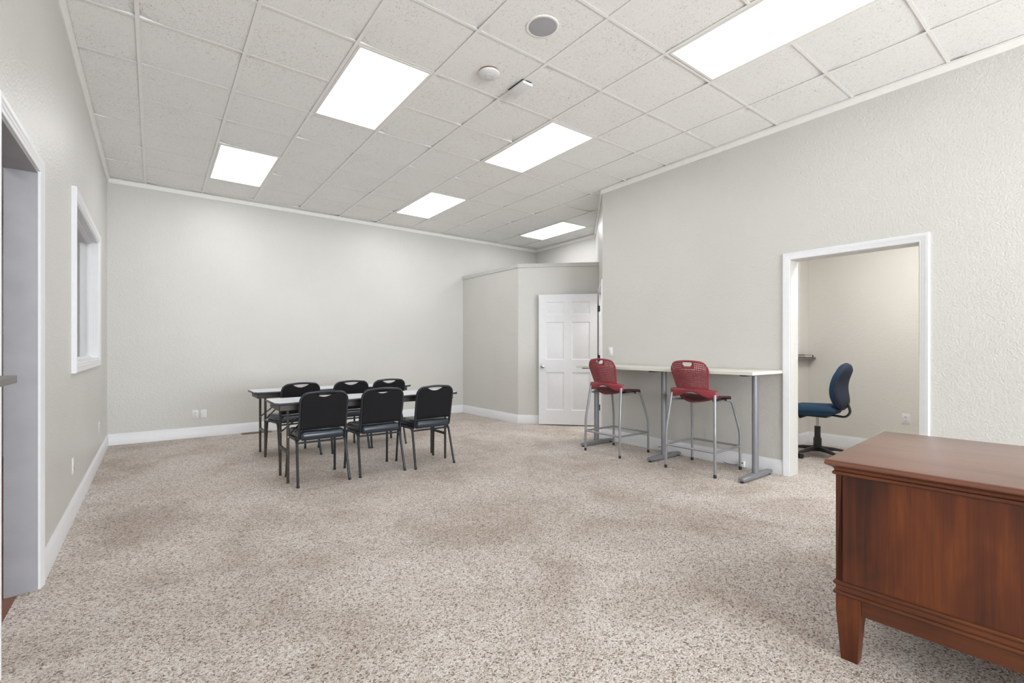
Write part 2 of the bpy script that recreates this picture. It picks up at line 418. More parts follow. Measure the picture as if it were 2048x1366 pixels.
for (i0, x0, x1, y0, y1) in ((0, XL, XE, YB, YF),):
    vs = [(x, y, cz(x, y)+0.09) for x, y in ((x0-.1, y0-.1), (x1+.5, y0-.1), (x1+.5, y1+.1), (x0-.1, y1+.1))]
    mb.add(vs, [(0, 1, 2, 3)])
struct('ceiling_light_block', mb, M['dark'], 'dark sheet added above the ceiling tiles to stop light leaks', 'light block')  # added dark sheet, blocks light leaking through the tile gaps
mb = MB()
def bar(x0, y0, x1, y1, w, drop=0.003):
    d = Vector((x1-x0, y1-y0)).normalized(); n = Vector((-d.y, d.x))*w/2
    a = [(x0-n.x, y0-n.y), (x1-n.x, y1-n.y), (x1+n.x, y1+n.y), (x0+n.x, y0+n.y)]
    mb.loft([[(x, y, cz(x, y)-drop) for x, y in a], [(x, y, cz(x, y)-drop+0.0015) for x, y in a]])
    a = [(x0-n.x*.06, y0-n.y*.06), (x1-n.x*.06, y1-n.y*.06), (x1+n.x*.06, y1+n.y*.06), (x0+n.x*.06, y0+n.y*.06)]
    mb.loft([[(x, y, cz(x, y)-drop+0.001) for x, y in a], [(x, y, cz(x, y)+0.03) for x, y in a]])
for i in range(-2, 11):
    x = gx(i)
    if x > XL and x < XE: bar(x, YB if x < XR else 4.0, x, YF, 0.025)
for j in range(-11, 13):
    y = gy(j)
    if y < YB or y > YF: continue
    for i in range(-2, 11):
        x0 = max(gx(i), XL); x1 = min(gx(i+1), XE)
        if x0 >= x1 or (x0 > XR and y < 4.2): continue
        if any(i == a and j == b+1 for a, b in LIGHTS): continue
        bar(x0+.0125, y, x1-.0125, y, 0.021, 0.002)
struct('ceiling_grid', mb, M['grid'], 'white metal grid strips between the ceiling tiles', 'ceiling grid', smooth=0)
# wall angle trim below the ceiling (follows the slight fall of the ceiling)
def crown(pts, name, label):
    prof = [(0, -0.060), (0.010, -0.060), (0.016, -0.052), (0.020, -0.012), (0.030, -0.006), (0.030, -0.002), (0, -0.002)]
    mb = MB().sweep(pts, prof)
    mb.v = [(x, y, z+cz(x, y)) for x, y, z in mb.v]
    return struct(name, mb, M['ctrim'], label, 'ceiling trim')
crown([(XL, YF), (XL, YB)][::1], 'trim_2', 'white trim where the left wall meets the ceiling')
crown([(XE, YF), (XL, YF)], 'trim_3', 'white trim where the far wall meets the ceiling')
E45 = A+dv*2.39
crown([(XR, YB), (XR, 4.294), (E45.x, E45.y), (XE, YF)], 'trim_4', 'white trim along the top of the right and angled walls')

# baseboards
BP = [(0, 0), (0.015, 0), (0.015, 0.100), (0.0135, 0.103), (0.0135, 0.113), (0.011, 0.117), (0.008, 0.127), (0.0045, 0.133), (0.003, 0.140), (0, 0.140)]
struct('baseboard_left', MB().sweep([(XL, YF), (XL, 3.382)], BP), M['trim'], 'white moulded baseboard under the left wall', 'baseboard')
struct('baseboard_left_near', MB().sweep([(XL, 2.485), (XL, YB)], BP), M['trim'], 'white moulded baseboard on the near side of the left doorway', 'baseboard')
struct('baseboard_far', MB().sweep([(S0.x, YF), (XL, YF)], BP), M['trim'], 'white moulded baseboard under the far wall', 'baseboard')
struct('baseboard_partial', MB().sweep([S2, S1, S0], BP), M['trim'], 'white moulded baseboard around the bend of the partial-height wall', 'baseboard')
struct('baseboard_right', MB().sweep([(XR, 2.022), (XR, 4.294)], BP), M['trim'], 'white moulded baseboard below the high table', 'baseboard')
struct('baseboard_right_near', MB().sweep([(XR, YB), (XR, 0.955)], BP), M['trim'], 'white moulded baseboard behind the wooden desk', 'baseboard')

# casings: picture-frame moulding built as mitred sweep in a vertical plane
def casing(path, origin, axis, normal, prof, name, label, closed=False, cat='door casing', mat=None):
    # path of (a,z) along axis; prof of (offset, depth); offset left of travel, depth along normal
    P = [Vector(p) for p in path]; m = len(P); secs = []; o = Vector(origin); ax = Vector(axis).normalized(); no = Vector(normal).normalized()
    for i in range(m):
        d0 = (P[i]-P[i-1]).normalized() if (i > 0 or closed) else (P[1]-P[0]).normalized()
        d1 = (P[(i+1) % m]-P[i]).normalized() if (i < m-1 or closed) else d0
        n0 = Vector((-d0.y, d0.x)); n1 = Vector((-d1.y, d1.x)); b = (n0+n1).normalized(); k = 1/max(0.3, b.dot(n0))
        sec = []
        for off, dep in prof:
            q = P[i]+b*k*off
            sec.append(tuple(o+ax*q.x+Vector((0, 0, q.y))+no*dep))
        secs.append(sec)
    if closed: secs.append(secs[0])
    return struct(name, MB().loft(secs, cap=not closed), mat or M['trim'], label, cat)
CP = [(0, -0.002), (0, 0.009), (0.006, 0.012), (0.018, 0.012), (0.022, 0.0145), (0.034, 0.0145), (0.040, 0.018), (0.056, 0.019), (0.064, 0.013), (0.064, -0.002)]
CPW = [(o*1.9, d) for o, d in CP]
# travel so that "left" is away from the opening
casing([(1.022-.004, 0), (1.022-.004, 2.040), (1.961, 2.040), (1.961, 0)], (XR, 0, 0), (0, 1, 0), (-1, 0, 0), CP, 'trim_5', 'white moulded casing around the opening to the small office')
casing([(2.551, 0), (2.551, 2.092), (3.316, 2.092), (3.316, 0)], (XL, 0, 0), (0, 1, 0), (1, 0, 0), CP, 'trim_6', 'white moulded casing around the left doorway')
casing([(0.072, 0), (0.072, 2.066), (0.978, 2.066), (0.978, 0)], (A.x, A.y, 0), (dv.x, dv.y, 0), (-nv.x, -nv.y, 0), [(o, d*0.9) for o, d in CP], 'trim_7', 'white casing of the six-panel door in the angled wall')
# jamb linings
struct('trim_8', MB().box(-0.580, XL+0.001, 3.306, 3.3125, -0.005, 2.088).box(-0.580, XL+0.001, 2.555, 2.561, -0.005, 2.088).box(-0.580, XL+0.001, 2.561, 3.306, 2.082, 2.088), M['jamb_grey'], 'scuffed grey painted lining inside the left doorway', 'door lining')
mb = MB(); seg(mb, 0.065, 0.085, 0, 2.06, 0, 0.12); seg(mb, 0.965, 0.985, 0, 2.06, 0, 0.12); seg(mb, 0.085, 0.965, 2.04, 2.06, 0, 0.12)
struct('trim_9', mb, M['trim'], 'white jamb lining of the six-panel door', 'door lining')

# interior window in the left wall
w = tag(MB().box(XL-0.005, XL+0.02, WL[0]-.001, WL[0]+.004, WL[2], WL[3]).build('window_1', M['trim']), 'white framed interior window in the left wall', 'window', kind='structure')
def wframe(path, prof, name, mat):
    P = [Vector(p) for p in path]; secs = []; m = 4
    for i in range(5):
        i = i % 4
        d0 = (P[i]-P[i-1]).normalized(); d1 = (P[(i+1) % m]-P[i]).normalized()
        n0 = Vector((-d0.y, d0.x)); n1 = Vector((-d1.y, d1.x)); b = (n0+n1).normalized(); k = 1/b.dot(n0)
        secs.append([(XL+dep, (P[i]+b*k*off).x, (P[i]+b*k*off).y) for off, dep in prof])
    return MB().loft(secs, cap=False).build(name, mat, w)
y0, y1, z0, z1 = WL
cw = [(y0, z0), (y0, z1), (y1, z1), (y1, z0)]
wframe(cw, [(0, -0.001), (0, 0.014), (0.008, 0.020), (0.022, 0.020), (0.027, 0.024), (0.045, 0.024), (0.066, 0.030), (0.072, 0.024), (0.072, -0.001)], 'window_casing', M['trim'])
wframe(cw, [(0.001, 0.010), (-0.010, 0.010), (-0.010, -0.040), (-0.022, -0.040), (-0.022, -0.055), (-0.030, -0.055), (-0.030, -0.085), (-0.018, -0.085), (-0.018, -0.13), (0.001, -0.13)], 'window_frame', M['trim'])
MB().box(XL-0.074, XL-0.068, y0+.02, y1-.02, z0+.02, z1-.02).build('window_pane', M['glass'], w)

# side room behind the left wall
struct('wall_side_room', MB().box(-2.2, -2.1, YB, YF+.12, 0, 2.9).box(-2.2, -0.580, YF, YF+.12, 0, 2.9).box(-2.2, -0.580, YB-.12, YB, 0, 2.9), M['wall'], 'plain beige wall of the side room seen through the interior window', 'wall')
struct('ceiling_side_room', MB().box(-2.2, -0.580, YB, YF+.12, 2.75, 2.8), M['tile'], 'ceiling of the side room beyond the left doorway', 'ceiling')

# small office behind the right wall
OX, OY = 6.714, 2.537
struct('wall_office_back', MB().box(OX, OX+.1, -1.2, OY+.12, 0, 2.75), M['wall_office'], 'warm beige back wall inside the small office', 'wall')
struct('wall_office_left', MB().box(6.43, OX, OY, OY+.12, 0, 2.75).box(4.936, 6.43, OY, OY+.12, 0, 1.066).box(4.936, 6.43, OY, OY+.12, 2.45, 2.75).box(4.936, 5.2, OY, OY+.12, 1.066, 2.45), M['wall_office'], 'beige wall with a ledge in the corner of the small office', 'wall')
struct('wall_office_near', MB().box(4.936, OX+.1, -1.3, -1.2, 0, 2.75), M['wall_office'], 'beige near wall of the small office', 'wall')
struct('ceiling_office', MB().box(4.936, OX+.1, -1.3, OY+.12, 2.75, 2.8), M['tile'], 'ceiling of the small office', 'ceiling')
struct('wall_office_beyond', MB().box(4.936, OX, 3.35, 3.4, 0, 2.75), M['wall_office'], 'wall beyond the opening over the office ledge', 'wall')
struct('baseboard_office', MB().sweep([(OX, -1.2), (OX, OY), (4.936, OY)], BP), M['trim'], 'white moulded baseboard around the corner of the small office', 'baseboard')
struct('trim_10', MB().box(6.372, 6.43, OY-0.012, OY+.125, 1.094, 2.45), M['trim'], 'thin white upright trim above the office ledge', 'trim')
tag(MB().box(5.2, OX-.001, OY-0.085, OY+.11, 1.066, 1.094).build('wall_ledge', M['ledge'], bevel=0.003), 'dark grey ledge in the corner of the small office, holding a black binder', 'ledge')
bd = empty('ring_binder', (6.40, OY-0.053, 1.094), 0, label='black binder with pale papers lying on the dark office ledge', cat='binder')
sec = [(-0.13, 0.004), (0.10, 0.004), (0.122, 0.008), (0.130, 0.019), (0.122, 0.030), (0.10, 0.034), (-0.13, 0.036), (-0.13, 0.030), (0.098, 0.028), (0.112, 0.019), (0.098, 0.010), (-0.13, 0.010)]
MB().prism([(a+0.10, b-0.004) for a, b in sec], 0.074, lambda a, b, t: (a, t-0.037, b)).build('cover', M['blackp'], bd)
MB().box(-0.028, 0.190, -0.0365, 0.034, 0.0065, 0.0235).build('paper', M['paper'], bd)
# corridor behind the six-panel door so nothing is open to the void
struct('wall_corridor', MB().box(4.936, 7.4, 3.4, 3.5, 0, 2.75).box(7.3, 7.4, 3.5, 7.8, 0, 2.75), M['wall_office'], 'wall of the room behind the angled door', 'wall')
struct('floor_office', MB().box(7.001, 7.4, 2.6, 7.8, -0.03, 0), M['carpet'], 'carpet of the room behind the angled door', 'carpet floor')
struct('ceiling_corridor', MB().box(6.6, 7.4, 3.4, 7.8, 2.75, 2.8).box(4.94, 5.2, 3.4, 4.2, 2.75, 2.8).box(5.2, 6.6, 3.4, 4.5, 2.75, 2.8), M['tile'], 'ceiling of the room behind the angled door', 'ceiling')

# ------------------------------------------------------------ ceiling fixtures
LL = {(1, 5): 'second largest lit ceiling panel, left of the smoke detector', (0, 9): 'lit ceiling panel nearest the left wall and far corner',
      (4, 5): 'lit ceiling panel beyond the white sensor box, nearest the angled wall corner', (4, 9): 'lit ceiling panel in the far middle, over the back folding table side',
      (8, 9): 'farthest lit ceiling panel, above the partial-height wall', (4, 1): 'largest lit ceiling panel, cut by the top of the photo near the right wall',
      (0, -3): 'extra unseen lit ceiling panel behind the camera at the left', (4, -3): 'extra unseen lit ceiling panel behind the camera at the right',
      (0, -7): 'extra unseen lit ceiling panel, rearmost at the left, near the back opening', (4, -7): 'extra unseen lit ceiling panel, rearmost at the right, near the back opening'}  # panels behind the camera are extra, unseen light sources
def make_light():
    t = empty('ceiling_light', (0, 0, 0), label='x', cat='ceiling light', group='recessed ceiling light panels')
    a, b = T-0.029, 2*T-0.029
    mb = MB()
    for (x0, x1, y0, y1) in ((-a/2, a/2, -b/2, -b/2+.022), (-a/2, a/2, b/2-.022, b/2), (-a/2, -a/2+.022, -b/2+.022, b/2-.022), (a/2-.022, a/2, -b/2+.022, b/2-.022)):
        mb.box(x0, x1, y0, y1, -0.004, 0.012)
    mb.build('frame', M['ctrim'], t, bevel=0.002)
    MB().box(-a/2+.020, a/2-.020, -b/2+.020, b/2-.020, 0.000, 0.005).build('diffuser', M['lens'], t)
    MB().box(-a/2, a/2, -b/2, b/2, 0.0125, 0.075).build('housing', M['grid'], t)
    return t
tilt = (math.atan(-0.0076), -math.atan(-0.0033), 0)
lt = make_light()
for n, k in enumerate(LIGHTS):
    o = lt if n == 0 else copy_tree(lt)
    x, y = gx(k[0]+.5), gy(k[1]+1); o.location = (x, y, cz(x, y)); o.rotation_euler = tilt; o['label'] = LL[k]
    for c in kids(o):
        if c.name.startswith('diffuser'):
            c.data = c.data.copy() if n else c.data
            c.data.materials[0] = M['lens_far'] if k[1] > 7 else M['lens_mid'] if k[1] > 3 else M['lens_low'] if k[1] < 1 else M['lens']
for loc, rz, lb in (((-1.35, 5.2, 2.745), 0, 'added lit panel on the ceiling of the side room, out of sight'), ((-1.35, 2.0, 2.745), 0, 'added lit panel on the side room ceiling near the doorway, out of sight'), ((5.5, 1.1, 2.745), 0, 'added lit panel on the ceiling of the small office, out of sight'), ((5.9, 3.95, 2.745), pi/2, 'added lit panel on the ceiling of the room behind the angled door, out of sight')):  # added panels that brighten the adjoining rooms
    o = copy_tree(lt); o.location = loc; o.rotation_euler = (0, 0, rz); o['label'] = lb
    for c in kids(o):
        if c.name.startswith('housing'): bpy.data.objects.remove(c)
        elif c.name.startswith('diffuser'):
            c.data = c.data.copy(); c.data.materials[0] = M['lens_side'] if loc[0] > 0 else M['lens_dim']
sp = empty('ceiling_speaker', (2.064, 2.385, cz(2.06, 2.38)), label='round ceiling speaker with a grey grille and white rim', cat='speaker'); sp.rotation_euler = tilt
MB().lathe([(0.090, 0.004), (0.094, -0.003), (0.097, -0.004), (0.108, -0.002), (0.112, 0.008)], 48).build('rim', M['grid'], sp)
MB().lathe([(0.0935, -0.0035), (0.05, -0.0055), (0.001, -0.006), (0.001, 0.001), (0.0935, 0.001)], 48).build('grille', M['grille'], sp)
sd = empty('smoke_detector', (2.067, 3.018, cz(2.07, 3.02)), label='round white smoke detector on the ceiling between the speaker and a light', cat='smoke detector'); sd.rotation_euler = tilt
MB().lathe([(0.076, 0.008), (0.076, -0.007)], 40).build('base', M['gap'], sd)  # gap shadow against the ceiling put into the dark brown colour
MB().lathe([(0.078, -0.007), (0.083, -0.012), (0.081, -0.022), (0.070, -0.029), (0.034, -0.032), (0.033, -0.030), (0.030, -0.030), (0.029, -0.034), (0.001, -0.035)], 40).build('cover', M['plate'], sd)
wb = empty('sensor_box', (2.377, 3.030, cz(2.38, 3.03)), label='small white rectangular sensor box hanging from the ceiling grid', cat='sensor box'); wb.rotation_euler = tilt
MB().box(-0.045, 0.045, -0.095, 0.095, -0.012, 0.008).build('backing', M['slot'], wb)  # shadow along the box edges put into the dark colour
MB().rbox((0.0, 0, -0.024), (0.105, 0.22, 0.024), 0.009, 5).build('cover', M['plate'], wb)

# ------------------------------------------------------------ six-panel door
hinge = Vector((5.452, 5.008)); far = Vector((4.832, 5.672)); dd = (far-hinge); ang = math.atan2(dd.y, dd.x)
dr = empty('door_1', (hinge.x, hinge.y, 0.016), ang, label='white six-panel door standing open against the partial-height wall', cat='door', kind='structure')
DW, DH, DT = 0.908, 2.03, 0.035
rows = [(0.225, 0.815), (1.015, 1.600), (1.715, 1.915)]; cols_ = [(0.112, 0.395), (0.513, 0.796)]
mb = MB()
# slab with raised and fielded panels on both faces (y = +-DT/2)
xs = [0, 0.112, 0.395, 0.513, 0.796, DW]; zs = [0, 0.225, 0.815, 1.015, 1.600, 1.715, 1.915, DH]
for sgn in (-1, 1):
    yo = sgn*DT/2
    for i in range(5):
        for j in range(7):
            x0, x1, z0, z1 = xs[i], xs[i+1], zs[j], zs[j+1]
            if i in (1, 3) and j in (1, 3, 5):
                rings = [(0, 0), (0.010, 0.008), (0.022, 0.008), (0.045, 0.002)]
                pr = []
                for off, dep in rings:
                    pr.append([(x0+off, yo-sgn*dep, z0+off), (x1-off, yo-sgn*dep, z0+off), (x1-off, yo-sgn*dep, z1-off), (x0+off, yo-sgn*dep, z1-off)])
                b = len(mb.v); mb.v += [p for q in pr for p in q]
                for a in range(3):
                    for k in range(4): mb.f.append((b+a*4+k, b+a*4+(k+1) % 4, b+a*4+4+(k+1) % 4, b+a*4+4+k))
                mb.f.append((b+12, b+13, b+14, b+15))
            else:
                mb.add([(x0, yo, z0), (x1, yo, z0), (x1, yo, z1), (x0, yo, z1)], [(0, 1, 2, 3)])
h = DT/2
mb.add([(0, -h, 0), (DW, -h, 0), (DW, h, 0), (0, h, 0), (0, -h, DH), (DW, -h, DH), (DW, h, DH), (0, h, DH)], [(0, 1, 2, 3), (4, 5, 6, 7), (0, 3, 7, 4), (1, 2, 6, 5)])
mb.build('door_slab', M['door'], dr, smooth=20)
for sgn in (-1, 1):
    MB().lathe([(0.031, sgn*0.0176), (0.031, sgn*0.024), (0.012, sgn*0.028), (0.011, sgn*0.045), (0.020, sgn*0.050), (0.028, sgn*0.062), (0.026, sgn*0.074), (0.014, sgn*0.080), (0.001, sgn*0.081)], 24, (DW-0.062, 0, 0.905), axis=1).build('knob', M['steel'], dr)
for z in (0.28, 1.04, 1.80):
    mb = MB(); mb.lathe([(0.007, z-0.05), (0.007, z+0.05)], 12, (-0.010, h+0.004, 0)); mb.box(-0.010, 0.0, -h+.004, h, z-.045, z+.045)
    mb.box(-0.040, -0.008, h-.001, h+.003, z-.045, z+.045)
    mb.build('hinge', M['blackp'], dr)

# ------------------------------------------------------------ outlets and plates
def outlet(name, loc, rz, label, kind='duplex'):
    o = empty(name, loc, rz, label=label, cat='outlet' if kind == 'duplex' else ('light switch' if kind == 'switch' else 'wall plate'))
    MB().rbox((0, 0.003, 0), (0.072, 0.006, 0.116), 0.0029, 3).build('plate', M['plate'], o)
    if kind == 'duplex':
        for s in (-1, 1):
            f = MB().rbox((0, 0.0065, s*0.020), (0.034, 0.004, 0.028), 0.0018, 3).build('receptacle', M['plate'], o)
            m2 = MB()
            for dx in (-0.0065, 0.0065): m2.box(dx-.0015, dx+.0015, 0.0080, 0.0092, s*0.020-.001, s*0.020+.008)
            m2.box(-.0022, .0022, 0.0080, 0.0092, s*0.020-.010, s*0.020-.005)
            m2.build('slots', M['slot'], f)
    if kind == 'switch':
        MB().rbox((0, 0.008, 0), (0.032, 0.006, 0.066), 0.0025, 3).build('rocker', M['plate'], o)
    return o
outlet('wall_outlet', (0.447, YF, 0.312), pi, 'white outlet low on the far wall, left of a pair with a blank plate')
outlet('blank_wall_plate', (0.541, YF, 0.312), pi, 'blank white plate low on the far wall, right of a pair with an outlet', 'blank')
outlet('light_switch', (XR, 4.152, 1.165), pi/2, 'white rocker light switch on the right wall beside the open door', 'switch')
outlet('wall_outlet', (OX, 1.549, 0.417), pi/2, 'white outlet low on the back wall of the small office')
outlet('wall_outlet', (XL, 4.57, 0.37), -pi/2, 'thin edge-on outlet on the left wall below the near end of the window')
outlet('wall_outlet', (XL, 6.58, 0.376), -pi/2, 'edge-on outlet on the left wall near the far corner')
def jack(y, label):
    o = empty('data_jack', (XR-0.015, y, 0.035), pi/2, label=label, cat='data jack')
    MB().rbox((0, 0.014, 0), (0.062, 0.028, 0.062), 0.005, 3).build('housing', M['plate'], o)
    mb = MB()
    for dx in (-0.013, 0.013): mb.box(dx-.007, dx+.007, 0.0275, 0.0290, 0.008, 0.020)
    mb.build('ports', M['slot'], o); return o
jack(3.365, 'small white data jack on the baseboard under the left red stool')
jack(2.405, 'small white data jack on the baseboard behind the right red stool')
tag(MB().tube(fillet([(XR-0.035, 2.445, 0.020), (XR-0.037, 2.49, 0.012), (XR-0.030, 2.55, 0.010), (XR-0.018, 2.60, 0.014)], 0.03), 0.0035, 8).build('network_cable', M['cable']), 'short blue cable end at the right data jack', 'cable')
# floor register
fr = empty('floor_register', (1.17, 7.565, 0.0), 0, label='brown floor register in the carpet by the far wall, left of the tables', cat='floor vent')
mb = MB().box(-0.19, 0.19, -0.065, -0.045, 0, 0.008).box(-0.19, 0.19, 0.045, 0.065, 0, 0.008).box(-0.19, -0.165, -0.045, 0.045, 0, 0.008).box(0.165, 0.19, -0.045, 0.045, 0, 0.008)
mb.build('frame', M['vent'], fr, bevel=0.002)
mb = MB()
for k in range(22): mb.box(-0.16+k*.015, -0.154+k*.015, -0.045, 0.045, 0.001, 0.006)
mb.build('louvers', M['vent'], fr)
MB().box(-0.165, 0.165, -0.045, 0.045, 0.0002, 0.0015).build('opening', M['slot'], fr)
# grey ledge at the left edge
tag(MB().box(XL+.0005, -0.36, 1.2, 2.232, 1.093, 1.1185).build('wall_ledge', M['ledge'], bevel=0.002), 'short grey ledge end at the left edge in front of the doorway casing', 'ledge')

# ------------------------------------------------------------ banquet chair (faces +y)
def make_chair():
    t = empty('stacking_chair', (0, 0, 0), label='x', cat='chair', group='black padded chairs at the folding tables')
    def crown_fn(x, y, z):
        k = max(0, 1-(abs(x)/0.215)**2.5)*max(0, 1-(abs(y)/0.215)**2.5)
        return (x*(1-0.10*(0.5-y/0.42)), y, z+(0.012*k if z > 0 else 0)-(0.012*max(0, y/0.21)**3))
    MB().rbox((0, 0.020, 0.432), (0.425, 0.43, 0.080), 0.036, 9, crown_fn).build('seat', M['vinyl'], t)
    MB().box(-0.17, 0.17, -0.15, 0.19, 0.388, 0.398).build('seat_pan', M['blackp'], t)
    for s in (-1, 1):
        mb = MB().tube(fillet([(s*0.222, 0.225, 0), (s*0.212, 0.195, 0.395), (s*0.208, 0.02, 0.390)], 0.055), 0.0115, 10)
        mb.lathe([(0.0135, 0.0), (0.0135, 0.018)], 10, (s*0.222, 0.225, 0)).build('leg', M['black_tube'], t)
        mb = MB().tube(fillet([(s*0.222, -0.228, 0), (s*0.208, -0.125, 0.395), (s*0.208, 0.02, 0.390)], 0.055), 0.0115, 10)
        mb.lathe([(0.0135, 0.0), (0.0135, 0.018)], 10, (s*0.222, -0.228, 0)).build('leg', M['black_tube'], t)
    MB().tube([(-0.205, -0.130, 0.368), (0.205, -0.130, 0.368)], 0.009, 8).build('stretcher', M['black_tube'], t)
    MB().tube([(-0.21, 0.15, 0.380), (0.21, 0.15, 0.380)], 0.009, 8).build('stretcher', M['black_tube'], t)
    def by(z): return -0.165-0.075*((z-0.42)/0.41)**1.25 if z > 0.42 else -0.165
    tw, bw = 0.201, 0.198
    ztop = 0.818
    RC = 0.075
    path = [(-bw+.010, 0.0, 0.392), (-bw, -0.120, 0.394), (-bw, -0.155, 0.412)]
    for k in range(1, 6): z = 0.43+(0.735-0.43)*k/5; path.append((-(bw+(tw-bw)*k/5), by(z), z))
    for k in range(1, 9):
        a = pi/2*k/8; path.append((-tw+RC*(1-math.cos(a)), by(0.739+RC*math.sin(a)), 0.739+RC*math.sin(a)))
    for k in range(1, 4): x = -(tw-RC)+k*(tw-RC)/3; path.append((x, by(0.818), 0.814+0.008*math.cos(x/(tw-RC)*pi/2)))
    path = path+[(-x, y, z) for x, y, z in path[::-1][1:]]
    MB().tube(path, 0.0135, 10, sx=0.85, up=(1, 0, 0)).build('back_frame', M['black_tube'], t)
    # padded back panel with a crescent hand gap under the top rail
    iw = tw-0.010; rc = 0.066; GW = 0.088; ZT = 0.805
    def ztopf(x):
        x = abs(x)
        if x < GW: return ZT-0.032*math.cos(x/GW*pi/2)**0.85
        if x < iw-rc: return ZT
        c = min(1, (x-(iw-rc))/rc); return ZT-rc+rc*math.sqrt(max(0, 1-c*c))
    xs_ = sorted(set([0.0]+[round(s_*GW*math.sin(pi/2*k/8), 5) for s_ in (-1, 1) for k in range(9)]+[round(s_*(iw-rc+rc*math.sin(pi/2*k/7)), 5) for s_ in (-1, 1) for k in range(8)]))
    zl = [0.490+(ZT-rc-0.490)*k/8 for k in range(9)]
    def bfn(u, v):
        x = xs_[int(round(u*(len(xs_)-1)))]; r_ = int(round(v*13))
        z = zl[r_] if r_ <= 8 else zl[8]+(ztopf(x)-zl[8])*(r_-8)/5
        return (x, by(z), z)
    pb = MB().grid(bfn, len(xs_)-1, 13)
    pb.build('backrest', M['black_fabric'], t, solid=0.024, smooth=50)
    return t
ch = make_chair()
CH = [(1.213, 4.590, 0, 'black padded chair at the left of the front row, at the near folding table'),
      (1.755, 4.588, 0, 'black padded chair in the middle of the front row'),
      (2.293, 4.555, 1, 'black padded chair at the right of the front row, at the near folding table'),
      (1.262, 5.775, 8, 'black padded chair behind the left of the front row, at the far folding table'),
      (1.835, 5.79, 4, 'black padded chair in the middle of the far row'),
      (2.318, 5.80, 1, 'black padded chair at the right end of the far row')]
for n, (x, y, a, lb) in enumerate(CH):
    o = ch if n == 0 else copy_tree(ch)
    o.location = (x, y, 0); o.rotation_euler = (0, 0, R(a)); o['label'] = lb

# ------------------------------------------------------------ folding tables
def make_table():
    t = empty('folding_table', (0, 0, 0), label='x', cat='table', group='narrow folding tables')
    L2, W2, Z = 0.915, 0.229, 0.727
    MB().rbox((0, 0, Z-0.0125), (2*L2, 2*W2, 0.025), 0.012, 3).build('edge_band', M['tedge'], t)
    c = 0.03
    oc = [(-L2+c, -W2+.004), (L2-c, -W2+.004), (L2-.004, -W2+c), (L2-.004, W2-c), (L2-c, W2-.004), (-L2+c, W2-.004), (-L2+.004, W2-c), (-L2+.004, -W2+c)]
    MB().prism(oc, 0.004, lambda a, b, d: (a, b, Z-0.0025+d)).build('tabletop', M['laminate'], t)
    mb = MB()
    ax, ay = L2-0.045, W2-0.035
    for s in (-1, 1):
        mb.box(-ax, ax, s*ay-.009, s*ay+.009, Z-0.072, Z-0.025)
        mb.box(s*ax-.009, s*ax+.009, -ay+.009, ay-.009, Z-0.072, Z-0.025)
    mb.build('apron', M['apron'], t)
    for s in (-1, 1):
        lx = s*(L2-0.118)
        for q in (-1, 1):
            MB().tube([(lx, q*0.160, 0), (lx, q*0.160, Z-0.030)], 0.0125, 12).build('leg', M['brown_tube'], t)
        MB().box(lx-.010, lx+.010, -0.16, 0.16, 0.262, 0.288).build('crossbar', M['brown_tube'], t)
        MB().tube([(lx, -0.16, Z-0.045), (lx, 0.16, Z-0.045)], 0.012, 10).build('hinge_bar', M['brown_tube'], t)
        for q in (-1, 1):
            fb = MB().tube([(lx, q*0.147, 0.415), (lx-s*0.30, q*0.03, Z-0.045)], 0.007, 8).build('folding_brace', M['brown_tube'], t)
            MB().lathe([(0.006, q*0.174), (0.006, q*0.14)], 8, (lx, 0, 0.415), axis=1).build('bolt', M['steel'], fb)
        MB().box(lx-s*0.30-.03, lx-s*0.30+.03, -0.04, 0.04, Z-0.052, Z-0.025).build('brace_plate', M['brown_tube'], t)
    return t
tb = make_table(); tb.location = (1.752, 4.737, 0); tb['label'] = 'near narrow folding table with a pale grey top, behind the front row of chairs'
t2 = copy_tree(tb); t2.location = (1.782, 5.985, 0); t2['label'] = 'far narrow folding table with a pale grey top, nearer the far wall'

# ------------------------------------------------------------ high table along the right wall
ht = empty('high_table', (4.462, 3.11, 0), label='long off-white standing-height table along the right wall on grey columns', cat='table')
MB().box(-0.285, 0.300, -1.088, 1.075, 0.967, 0.997).build('tabletop', M['hightop'], ht, bevel=0.002)
for y in (-0.985, 0.0, 0.985):
    n = 20
    def oval(z, a=0.036, b=0.027): return [(a*math.cos(2*pi*k/n)*1.0+0.0, y+b*math.sin(2*pi*k/n), z) for k in range(n)]
    cx = -0.02
    mb = MB().loft([[(x+cx, yy, z) for x, yy, z in oval(0.045)], [(x+cx, yy, z) for x, yy, z in oval(0.955)]])
    lg = mb.build('column', M['grey_metal'], ht)
    # foot: long tapered bar on the floor
    secs = []
    for k, (x, hw, zt) in enumerate([(-0.285, 0.022, 0.040), (-0.275, 0.029, 0.045), (-0.05, 0.033, 0.056), (0.03, 0.033, 0.056), (0.255, 0.029, 0.045), (0.265, 0.022, 0.040)]):
        secs.append([(x, y-hw, 0.018), (x, y+hw, 0.018), (x, y+hw, zt-.006), (x, y+hw*.7, zt), (x, y-hw*.7, zt), (x, y-hw, zt-.006)])
    MB().loft(secs).build('foot', M['grey_metal'], ht)
    for x in (-0.262, 0.242): MB().lathe([(0.018, 0.0), (0.018, 0.010), (0.006, 0.012), (0.006, 0.02)], 14, (x, y, 0)).build('glide', M['blackp'], ht)
    MB().box(-0.25, 0.22, y-.03, y+.03, 0.955, 0.967).build('bracket', M['blackp'], ht)

